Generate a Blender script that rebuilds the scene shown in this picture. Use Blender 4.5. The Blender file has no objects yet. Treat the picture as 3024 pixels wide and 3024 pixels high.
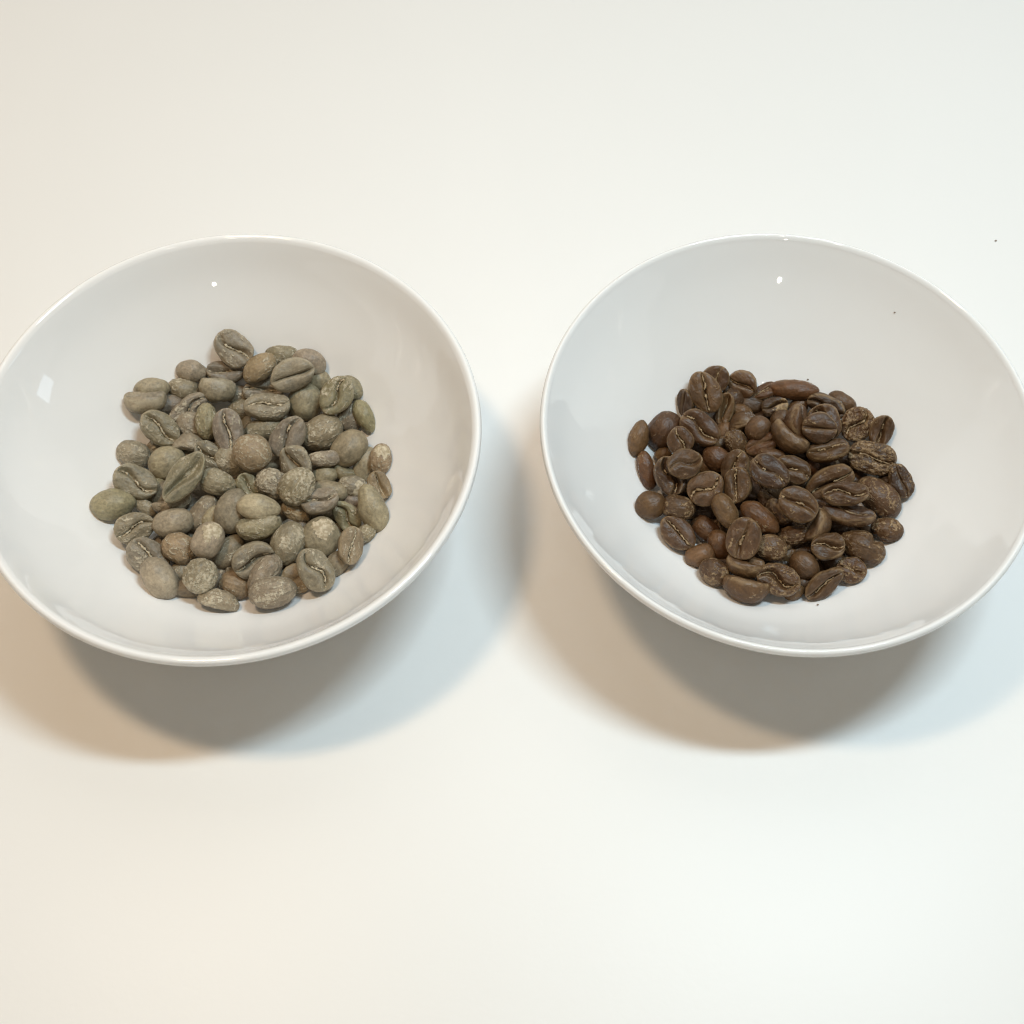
import bpy, math, random, zlib
import numpy as np
from mathutils import Matrix, Vector, Quaternion

# ------------------------------------------------------------------ camera, world, lamps, exposure
sc = bpy.context.scene
MM = 0.001
RIM = 44.0                                    # rim height above the table, mm
CAM_H, PITCH, ROLL = 271.7623 + RIM, 0.5095, 0.0089
r0 = Vector((1, 0, 0)); u0 = Vector((0, math.cos(PITCH), math.sin(PITCH)))
right = math.cos(ROLL) * r0 + math.sin(ROLL) * u0
up = -math.sin(ROLL) * r0 + math.cos(ROLL) * u0
back = right.cross(up)
cam_d = bpy.data.cameras.new('camera'); cam = bpy.data.objects.new('camera', cam_d)
sc.collection.objects.link(cam)
cam.matrix_world = Matrix(((right.x, up.x, back.x, 0), (right.y, up.y, back.y, 0), (right.z, up.z, back.z, CAM_H * MM), (0, 0, 0, 1)))
cam_d.sensor_width = 36.0; cam_d.lens = 36.0 * 4025.17 / 3024.0
cam_d.clip_start = 0.01; cam_d.clip_end = 20
cam_d.dof.use_dof = True; cam_d.dof.focus_distance = 0.318; cam_d.dof.aperture_fstop = 50
sc.camera = cam
w = bpy.data.worlds.new('World'); sc.world = w; w.use_nodes = True
w.node_tree.nodes['Background'].inputs[0].default_value = (1.0, 0.87, 0.66, 1)
w.node_tree.nodes['Background'].inputs[1].default_value = 0.18
def lamp(name, loc, size, size_y, watts, col, shape='RECTANGLE', aim=None):
    d = bpy.data.lights.new(name, 'AREA'); d.shape = shape; d.size = size
    if shape in ('RECTANGLE', 'ELLIPSE'): d.size_y = size_y
    d.energy = watts; d.color = col
    o = bpy.data.objects.new(name, d); sc.collection.objects.link(o)
    o.location = [c * MM for c in loc]
    if aim is not None:
        o.rotation_euler = (Vector(aim) - Vector(loc)).to_track_quat('-Z', 'Y').to_euler()
    return o
lamp('warm_lamp', (-188, 188, 620), 0.08, 0.05, 1.40, (1.0, 0.72, 0.46))
lamp('cool_lamp', (184, 212, 620), 0.20, 0.04, 2.70, (0.71, 0.90, 1.0))
lamp('far_fill', (60, 760, 900), 1.0, 0.6, 2.4, (1.0, 0.97, 0.93), aim=(0, 170, 0))  # added soft fill, stands in for bounce off an unseen far wall
lamp('ceiling_spot', (260, -800, 1500), 0.10, 0.10, 0.6, (1.0, 0.93, 0.82), 'DISK', aim=(0, 170, 0))
lamp('ceiling_spot', (-260, -900, 1500), 0.10, 0.10, 0.6, (1.0, 0.93, 0.82), 'DISK', aim=(0, 170, 0))
lamp('far_ceiling_spot', (250, -2600, 880), 0.09, 0.09, 2.0, (1.0, 0.93, 0.82), 'DISK', aim=(0, 170, 0))
lamp('window_daylight', (2200, 300, 330), 0.34, 0.30, 1.2, (0.70, 0.86, 1.0), aim=(0, 170, 0))
sc.view_settings.view_transform = 'Standard'; sc.view_settings.look = 'None'
sc.view_settings.exposure = 0.0; sc.view_settings.gamma = 1.0
sc.cycles.filter_width = 1.2; sc.cycles.max_bounces = 6; sc.cycles.diffuse_bounces = 4; sc.cycles.glossy_bounces = 4; sc.cycles.caustics_reflective = False

# ------------------------------------------------------------------ helpers
COL = sc.collection
def link(name, me, mat, parent=None):
    o = bpy.data.objects.new(name, me); COL.objects.link(o)
    if mat is not None and not me.materials: me.materials.append(mat)
    if parent is not None: o.parent = parent
    return o
def tag(o, label=None, cat=None, group=None, kind=None):
    if label: o['label'] = label
    if cat: o['category'] = cat
    if group: o['group'] = group
    if kind: o['kind'] = kind
    return o
def mesh_from(name, v, f, smooth=True):
    me = bpy.data.meshes.new(name)
    me.from_pydata([tuple(p) for p in np.asarray(v).tolist()], [], [tuple(q) for q in (f.tolist() if hasattr(f, 'tolist') else f)])
    if smooth: me.polygons.foreach_set('use_smooth', [True] * len(me.polygons))
    me.update(); return me
class NT:
    def __init__(s, name):
        s.m = bpy.data.materials.new(name); s.m.use_nodes = True; s.t = s.m.node_tree
        s.b = s.t.nodes['Principled BSDF']
    def n(s, kind, **kw):
        nd = s.t.nodes.new(kind)
        for k, v in kw.items():
            if k.startswith('i_'):
                key = k[2:]; key = int(key) if key.isdigit() else key.replace('_', ' ')
                tgt = nd.inputs[key]
                if isinstance(v, bpy.types.NodeSocket): s.t.links.new(v, tgt)
                else: tgt.default_value = v
            else: setattr(nd, k, v)
        return nd
    def set(s, key, v):
        if isinstance(v, bpy.types.NodeSocket): s.t.links.new(v, s.b.inputs[key])
        else: s.b.inputs[key].default_value = v
    def math(s, op, a, b=0.0, clamp=False):
        return s.n('ShaderNodeMath', operation=op, use_clamp=clamp, i_0=a, i_1=b).outputs[0]
    def mix(s, fac, a, b, mode='MIX'):
        nd = s.t.nodes.new('ShaderNodeMix'); nd.data_type = 'RGBA'; nd.blend_type = mode
        for sock, v in ((nd.inputs[0], fac), (nd.inputs[6], a), (nd.inputs[7], b)):
            if isinstance(v, bpy.types.NodeSocket): s.t.links.new(v, sock)
            else: sock.default_value = v if not isinstance(v, tuple) or len(v) == 4 else (*v, 1)
        return nd.outputs[2]
    def ramp(s, v, lo, hi):
        return s.n('ShaderNodeMapRange', i_0=v, i_1=lo, i_2=hi, interpolation_type='SMOOTHSTEP').outputs[0]

# ------------------------------------------------------------------ materials
def porcelain():
    t = NT('porcelain')
    co = t.n('ShaderNodeTexCoord').outputs['Object']
    nz = t.n('ShaderNodeTexNoise', i_Vector=co, i_Scale=28.0, i_Detail=3.0).outputs[0]
    t.set('Base Color', t.mix(nz, (0.80, 0.795, 0.785), (0.83, 0.825, 0.82)))
    t.set('Roughness', 0.03); t.set('IOR', 1.5)
    return t.m
def tabletop():
    t = NT('white_laminate')
    co = t.n('ShaderNodeTexCoord').outputs['Object']
    nz = t.n('ShaderNodeTexNoise', i_Vector=co, i_Scale=6.0, i_Detail=4.0).outputs[0]
    t.set('Base Color', t.mix(nz, (0.80, 0.795, 0.78), (0.835, 0.83, 0.82)))
    fine = t.n('ShaderNodeTexNoise', i_Vector=co, i_Scale=520.0, i_Detail=3.0).outputs[0]
    t.set('Roughness', 0.42); t.set('Specular IOR Level', 0.4)
    t.set('Normal', t.n('ShaderNodeBump', i_Strength=0.10, i_Distance=0.0003, i_Height=fine).outputs[0])
    return t.m
def bean_skin(name, flake, face_tint, edge_amt, rough):
    t = NT(name)
    oi = t.n('ShaderNodeObjectInfo')
    co = t.n('ShaderNodeTexCoord').outputs['Object']
    off = t.n('ShaderNodeCombineXYZ', i_0=t.math('MULTIPLY', oi.outputs['Random'], 7.0), i_1=t.math('MULTIPLY', oi.outputs['Random'], 3.1), i_2=0.3).outputs[0]
    vec = t.n('ShaderNodeVectorMath', operation='ADD', i_0=co, i_1=off).outputs[0]
    a = t.n('ShaderNodeTexNoise', i_Vector=vec, i_Scale=230.0, i_Detail=2.5, i_Roughness=0.6).outputs[0]
    b = t.n('ShaderNodeTexNoise', i_Vector=vec, i_Scale=1300.0, i_Detail=2.0, i_Roughness=0.65).outputs[0]
    strm = t.n('ShaderNodeMapping', i_Vector=vec, i_Scale=(260, 900, 700)).outputs[0]
    c = t.n('ShaderNodeTexNoise', i_Vector=strm, i_Scale=1.0, i_Detail=3.0, i_Roughness=0.62, i_Distortion=0.6).outputs[0]
    at = t.n('ShaderNodeAttribute', attribute_name='skin'); sep = t.n('ShaderNodeSeparateColor', i_0=at.outputs['Color'])
    face, crease, edge = sep.outputs[0], sep.outputs[1], sep.outputs[2]
    val = t.math('ADD', t.math('MULTIPLY', a, 1.2), t.math('ADD', t.math('MULTIPLY', b, 1.2), -0.2))
    base = t.mix(1.0, oi.outputs['Color'], t.n('ShaderNodeCombineColor', i_0=val, i_1=val, i_2=val).outputs[0], 'MULTIPLY')
    base = t.mix(t.math('MULTIPLY', face, 0.75), base, t.mix(1.0, base, (*face_tint, 1), 'MULTIPLY'))
    # loose silvery skin in torn patches: more of it where the object's alpha is high
    al = oi.outputs['Alpha']
    lo = t.math('SUBTRACT', 0.63, t.math('MULTIPLY', al, 0.23))
    sm = t.math('ADD', t.math('MULTIPLY', a, 0.36), t.math('ADD', t.math('MULTIPLY', c, 0.34), t.math('MULTIPLY', b, 0.30)))
    m1 = t.ramp(sm, lo, t.math('ADD', lo, 0.065))
    gr = t.ramp(b, 0.40, 0.62)
    m1 = t.math('MULTIPLY', m1, t.math('ADD', t.math('MULTIPLY', gr, 0.6), 0.3))
    m2 = t.math('MULTIPLY', t.math('MULTIPLY', edge, edge_amt), t.ramp(c, 0.32, 0.60))
    mk = t.math('MAXIMUM', m1, m2)
    col = t.mix(mk, base, (*flake, 1))
    t.set('Base Color', col); t.set('Roughness', rough); t.set('Specular IOR Level', 0.40)
    h = t.math('ADD', t.math('ADD', t.math('MULTIPLY', b, 0.35), t.math('MULTIPLY', c, 0.6)), t.math('MULTIPLY', m1, 0.5))
    t.set('Normal', t.n('ShaderNodeBump', i_Strength=1.0, i_Distance=0.00034, i_Height=h).outputs[0])
    return t.m
def chaff_mat(name, c0, c1):
    t = NT(name)
    co = t.n('ShaderNodeTexCoord').outputs['Object']
    nz = t.n('ShaderNodeTexNoise', i_Vector=co, i_Scale=1100.0, i_Detail=3.0).outputs[0]
    t.set('Base Color', t.mix(t.ramp(nz, 0.35, 0.65), (*c0, 1), (*c1, 1))); t.set('Roughness', 0.6)
    t.set('Normal', t.n('ShaderNodeBump', i_Strength=0.5, i_Distance=0.0002, i_Height=nz).outputs[0])
    return t.m
M_PORC = porcelain(); M_TABLE = tabletop()
M_G = bean_skin('grey_green_bean_skin', (0.46, 0.40, 0.295), (0.80, 0.81, 0.85), 0.5, 0.46)
M_B = bean_skin('brown_bean_skin', (0.26, 0.17, 0.088), (0.70, 0.65, 0.62), 0.85, 0.44)
M_GC = chaff_mat('cream_chaff', (0.32, 0.255, 0.16), (0.54, 0.46, 0.33))
M_BC = chaff_mat('tan_chaff', (0.17, 0.105, 0.05), (0.38, 0.27, 0.15))
def plain(name, c, r=0.8):
    t = NT(name)
    nz = t.n('ShaderNodeTexNoise', i_Vector=t.n('ShaderNodeTexCoord').outputs['Object'], i_Scale=2500.0).outputs[0]
    t.set('Base Color', t.mix(nz, tuple(x * 0.6 for x in c), tuple(min(1, x * 1.4) for x in c))); t.set('Roughness', r); return t.m
M_CRUMB = plain('crumb', (0.22, 0.17, 0.13))

# ------------------------------------------------------------------ table and bowls
tx0, tx1, ty0, ty1, th = -0.55, 0.55, -0.35, 0.75, 0.03
v = [(x, y, z) for z in (-th, 0.0) for x, y in ((tx0, ty0), (tx1, ty0), (tx1, ty1), (tx0, ty1))]
table = link('table_top', mesh_from('table_top', v, [(4, 5, 6, 7), (3, 2, 1, 0), (0, 1, 5, 4), (1, 2, 6, 5), (2, 3, 7, 6), (3, 0, 4, 7)], False), M_TABLE)
tag(table, 'plain white laminate table top under the two bowls', kind='structure')

def spline(pts, per=7):
    P = np.array(pts, float); out = []
    for i in range(len(P) - 1):
        a, b, c, d = P[max(i - 1, 0)], P[i], P[i + 1], P[min(i + 2, len(P) - 1)]
        for k in range(per):
            t = k / per
            out.append(0.5 * ((2 * b) + (c - a) * t + (2 * a - 5 * b + 4 * c - d) * t * t + (3 * b - a - 3 * c + d) * t ** 3))
    out.append(P[-1]); return np.array(out)
def bowl(cx, cy, s, lip, label):
    inner = [(0, -37.5), (14.5, -37.1), (24, -35.7), (32, -32.2), (39.5, -26.4), (46.5, -18.6), (52.8, -10.1), (57.0 - lip, -2.4), (57.9 - lip * .9, -0.9)]
    rimo = [(58.7 - lip * .5, -0.2), (59.5, -0.15), (60.0, -0.8), (59.75, -2.4)]
    outer = [(55.9, -9.6), (50.5, -18.8), (43.7, -27.3), (35.6, -34.8), (28.5, -38.8), (26.4, -40.4), (25.8, -43.6), (25.0, -44), (23.6, -44), (22.8, -43.4), (22.4, -41.6), (12, -41.0), (0, -41.0)]
    prof = spline(inner + rimo + outer, 6); prof[:, 0] = np.clip(prof[:, 0], 0, None) * s; prof[:, 1] = np.maximum(prof[:, 1], -44.0)
    N = 160; V = []; F = []
    n = len(prof)
    for i, (rr, z) in enumerate(prof):
        if i in (0, n - 1): V.append((0, 0, (z + RIM) * MM)); continue
        for k in range(N):
            a = 2 * math.pi * k / N
            wob = 1 + 0.0012 * math.sin(2 * a + cx) + 0.0007 * math.sin(3 * a + 1.3)
            V.append((rr * wob * math.cos(a) * MM, rr * wob * math.sin(a) * MM, (z + RIM) * MM))
    idx = lambda i, k: 1 + (i - 1) * N + k % N
    for k in range(N):
        F.append((0, idx(1, k), idx(1, k + 1)))
        F.append((len(V) - 1, idx(n - 2, k + 1), idx(n - 2, k)))
        for i in range(1, n - 2):
            F.append((idx(i, k), idx(i + 1, k), idx(i + 1, k + 1), idx(i, k + 1)))
    o = link('bowl', mesh_from('bowl', V, F), M_PORC); o.location = (cx * MM, cy * MM, 0)
    tag(o, label, 'bowl', 'white porcelain bowls on the table'); return o
bowl(-67.6, 173.8, 1.0, -0.1, 'white porcelain bowl holding the grey-green coffee beans')
bowl(65.6, 176.4, 0.985, -0.5, 'white porcelain bowl holding the dark brown coffee beans')

# ------------------------------------------------------------------ coffee beans
_g = {}
def cube_sphere(n):
    if n in _g: return _g[n]
    t = np.linspace(-1, 1, n + 1); V = {}; L = []; F = []
    def vid(p):
        k = tuple(np.round(p, 6))
        if k not in V: V[k] = len(L); L.append(p)
        return V[k]
    for ax in range(3):
        for sg in (-1, 1):
            g = np.zeros((n + 1, n + 1), int)
            for i in range(n + 1):
                for j in range(n + 1):
                    p = np.zeros(3); p[ax] = sg; p[(ax + 1) % 3] = t[i]; p[(ax + 2) % 3] = t[j]; g[i, j] = vid(p)
            for i in range(n):
                for j in range(n):
                    q = (g[i, j], g[i + 1, j], g[i + 1, j + 1], g[i, j + 1])
                    F.append(q if sg > 0 else q[::-1])
    P = np.array(L); P[:, 1] = np.sign(P[:, 1]) * np.abs(P[:, 1]) ** 1.5
    x, y, z = (np.tan(P * math.pi / 4)).T if False else P.T
    Q = P / np.linalg.norm(P, axis=1, keepdims=True)
    _g[n] = (Q, np.array(F)); return _g[n]
def vnoise(p, seed):
    i = np.floor(p).astype(int); f = p - i; f = f * f * (3 - 2 * f); s = 0
    for dx in (0, 1):
        for dy in (0, 1):
            for dz in (0, 1):
                h = ((i[:, 0] + dx) * 374761393 + (i[:, 1] + dy) * 668265263 + (i[:, 2] + dz) * 2147483 + seed * 9176) & 0x7fffffff
                h = ((h ^ (h >> 13)) * 1274126177) & 0x7fffffff; h = (h ^ (h >> 16)) / 0x7fffffff
                s = s + h * (f[:, 0] if dx else 1 - f[:, 0]) * (f[:, 1] if dy else 1 - f[:, 1]) * (f[:, 2] if dz else 1 - f[:, 2])
    return s - 0.5
def bean_shape(dim, fl, seed, n):
    """Verts in mm, flat cut side at +z, long axis x. Returns verts, faces, skin masks, cut path."""
    rg = np.random.default_rng(seed); Q, F = cube_sphere(n)
    L, W, T = dim
    x, y, z = Q.T.copy()
    egg = rg.uniform(-.12, .12); sq = rg.uniform(.86, 1.0)
    X = np.sign(x) * np.abs(x) ** sq
    Y = y * (1 + egg * x) * (1 + .04 * rg.standard_normal() * np.cos(3 * x))
    top = np.clip(z, 0, 1); bot = np.clip(-z, 0, 1)
    tt = rg.uniform(.24, .34)
    Z = tt * (1 - (1 - top) ** 2.6) - (1 - tt) * bot ** .92
    # centre cut
    amp = rg.choice([-1, 1]) * rg.uniform(.06, .30) if 't' not in fl else 0.0; ph = rg.uniform(-.5, .5); sl = rg.uniform(-.10, .10); fr = rg.uniform(1.8, 4.2)
    yc = lambda xx: amp * np.sin(fr * xx + ph) + sl * xx
    if 'O' in fl: wd, dp = .24, .42
    elif 'o' in fl: wd, dp = .16, .34
    else: wd, dp = rg.uniform(.06, .11), rg.uniform(.22, .36)
    dy = Y - yc(X); endf = np.clip(1.12 - np.abs(x) ** 3, 0, 1) * (.7 + .3 * np.cos(1.4 * X + ph))
    wl = wd * (1 + .45 * np.sin(2.6 * X + seed))
    g = np.exp(-(dy / wl) ** 2)
    topm = np.clip((z + .12) / .3, 0, 1)
    bulge = np.exp(-((np.abs(dy) - .42) / .3) ** 2) * topm * rg.uniform(.03, .10)
    side = np.sign(dy) * topm * rg.uniform(-.06, .06) * (1 - g)
    Z = Z + bulge + side - dp * g * topm * endf
    # bow along the length: lip ends turn towards the cut
    k = rg.uniform(.02, .10) + (.20 if 'b' in fl else 0) + (.10 if 'o' in fl or 'O' in fl else 0)
    V = np.stack([X * L / 2, Y * W / 2, Z * T], 1); V[:, 2] += (T * .5 - T * tt)      # centre the thickness
    V[:, 2] += k * T * (X ** 2 - .35)
    if 'b' in fl: V[:, 0] *= 1 - .05 * Z
    if 'h' in fl:
        V[:, 1] += -W * .18 * np.exp(-((X - .35) / .16) ** 2) * (-(Y < 0).astype(float)) * np.abs(Y)
    # lumps and wrinkles
    nrm = V / np.array([L / 2, W / 2, T / 2]) ** 2; nrm /= np.linalg.norm(nrm, axis=1, keepdims=True) + 1e-9
    d = vnoise(V * .33 + 31, seed) * .55 + vnoise(V * .8 + 77, seed + 1) * .22
    ra = .42 if 'R' in fl else .30 if 'r' in fl else .06 if 's' in fl else .16
    d = d + ra * (vnoise(V * np.array([1.1, 2.0, 2.0]) + 50, seed + 2) + .6 * vnoise(V * np.array([2., 3.6, 3.6]) + 9, seed + 3))
    V = V + nrm * d[:, None]
    rho = np.sqrt(Q[:, 0] ** 2 + Q[:, 1] ** 2)
    face = np.clip((z - .22) / .25, 0, 1) * (1 - .6 * g)
    edge = np.exp(-((z - .12) / .22) ** 2) + .5 * topm * np.exp(-((np.abs(dy) - 1.7 * wl) / .07) ** 2)
    return V, F, np.stack([face, g * topm, np.clip(edge, 0, 1), np.ones_like(g)], 1), nrm, (yc, tt, k, dp)
def cut_chaff(V, Q, dim, info, seed, amount):
    """Ragged strip of papery skin standing in the cut."""
    yc, tt, k, dp = info; L, W, T = dim; rg = np.random.default_rng(seed + 5)
    topi = np.where(Q[:, 2] > .05)[0]
    n = 26; vs = []; fs = []
    xs = np.linspace(-.86, .86, n); on = vnoise(np.stack([xs * 3.2, xs * 0 + seed * .37, xs * 0], 1), seed) > -.17 + .10 * (1 - amount)
    zs = []
    for xx in xs:
        P = np.array([xx * L / 2, yc(xx) * W / 2]); di = (V[topi, 0] - P[0]) ** 2 + (V[topi, 1] - P[1]) ** 2
        near = topi[np.argsort(di)[:14]]; zs.append(np.percentile(V[near, 2], 72))
    zs = np.convolve(np.pad(zs, 1, mode='edge'), [.25, .5, .25], 'valid')
    for i, xx in enumerate(xs):
        y0 = yc(xx) * W / 2 + rg.uniform(-.17, .17); hw = W * rg.uniform(.006, .055) * (.7 + .6 * amount)
        z0 = zs[i] - .02 + rg.uniform(-.05, .10); e = rg.uniform(-.12, .12, 2)
        X = xx * L / 2 + rg.uniform(-.08, .08)
        vs += [(X, y0 - hw, z0 - .12 + e[0]), (X + e[0], y0, z0 + .10), (X, y0 + hw, z0 - .12 + e[1]), (X, y0, z0 - .22)]
        if i and on[i] and on[i - 1]:
            a, b = (i - 1) * 4, i * 4
            fs += [(a + q, a + (q + 1) % 4, b + (q + 1) % 4, b + q) for q in range(4)]
    return np.array(vs), fs
def skin_patch(V, F, nrm, seed, c, rad):
    cen = V[F].mean(1); d = np.linalg.norm(cen - c, axis=1) + 2.6 * vnoise(cen * .9 + 5, seed) + 1.2 * vnoise(cen * 2.2, seed + 9)
    sel = F[d < rad]
    if not len(sel): return None, None
    ids, inv = np.unique(sel, return_inverse=True)
    return V[ids] + nrm[ids] * .09, inv.reshape(sel.shape)
def tint(b, fl, rg):
    if b == 'g': c = np.array([.258, .212, .143]); al = .44
    else: c = np.array([.086, .043, .017]); al = .27
    if 's' in fl: al = .12; c = c * 1.04
    if 'm' in fl: al = .58
    if 'M' in fl: al = .72
    if 'r' in fl: al = .52
    if 'R' in fl: al = .80
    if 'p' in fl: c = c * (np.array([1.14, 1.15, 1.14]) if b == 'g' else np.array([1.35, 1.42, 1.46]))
    if 'd' in fl: c = c * (np.array([.78, .77, .78]) if b == 'g' else np.array([.68, .69, .76]))  # dark skin; also carries the gap shade painted into buried beans
    if 'g' in fl: c = c * np.array([.98, 1.01, .90])
    if 'w' in fl: c = c * (np.array([1.10, .98, .86]) if b == 'g' else np.array([1.14, 1.0, .88]))
    c = c * rg.uniform(.90, 1.10) * np.array([1, rg.uniform(.97, 1.03), rg.uniform(.93, 1.07)])
    return (*c.tolist(), al)
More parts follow.
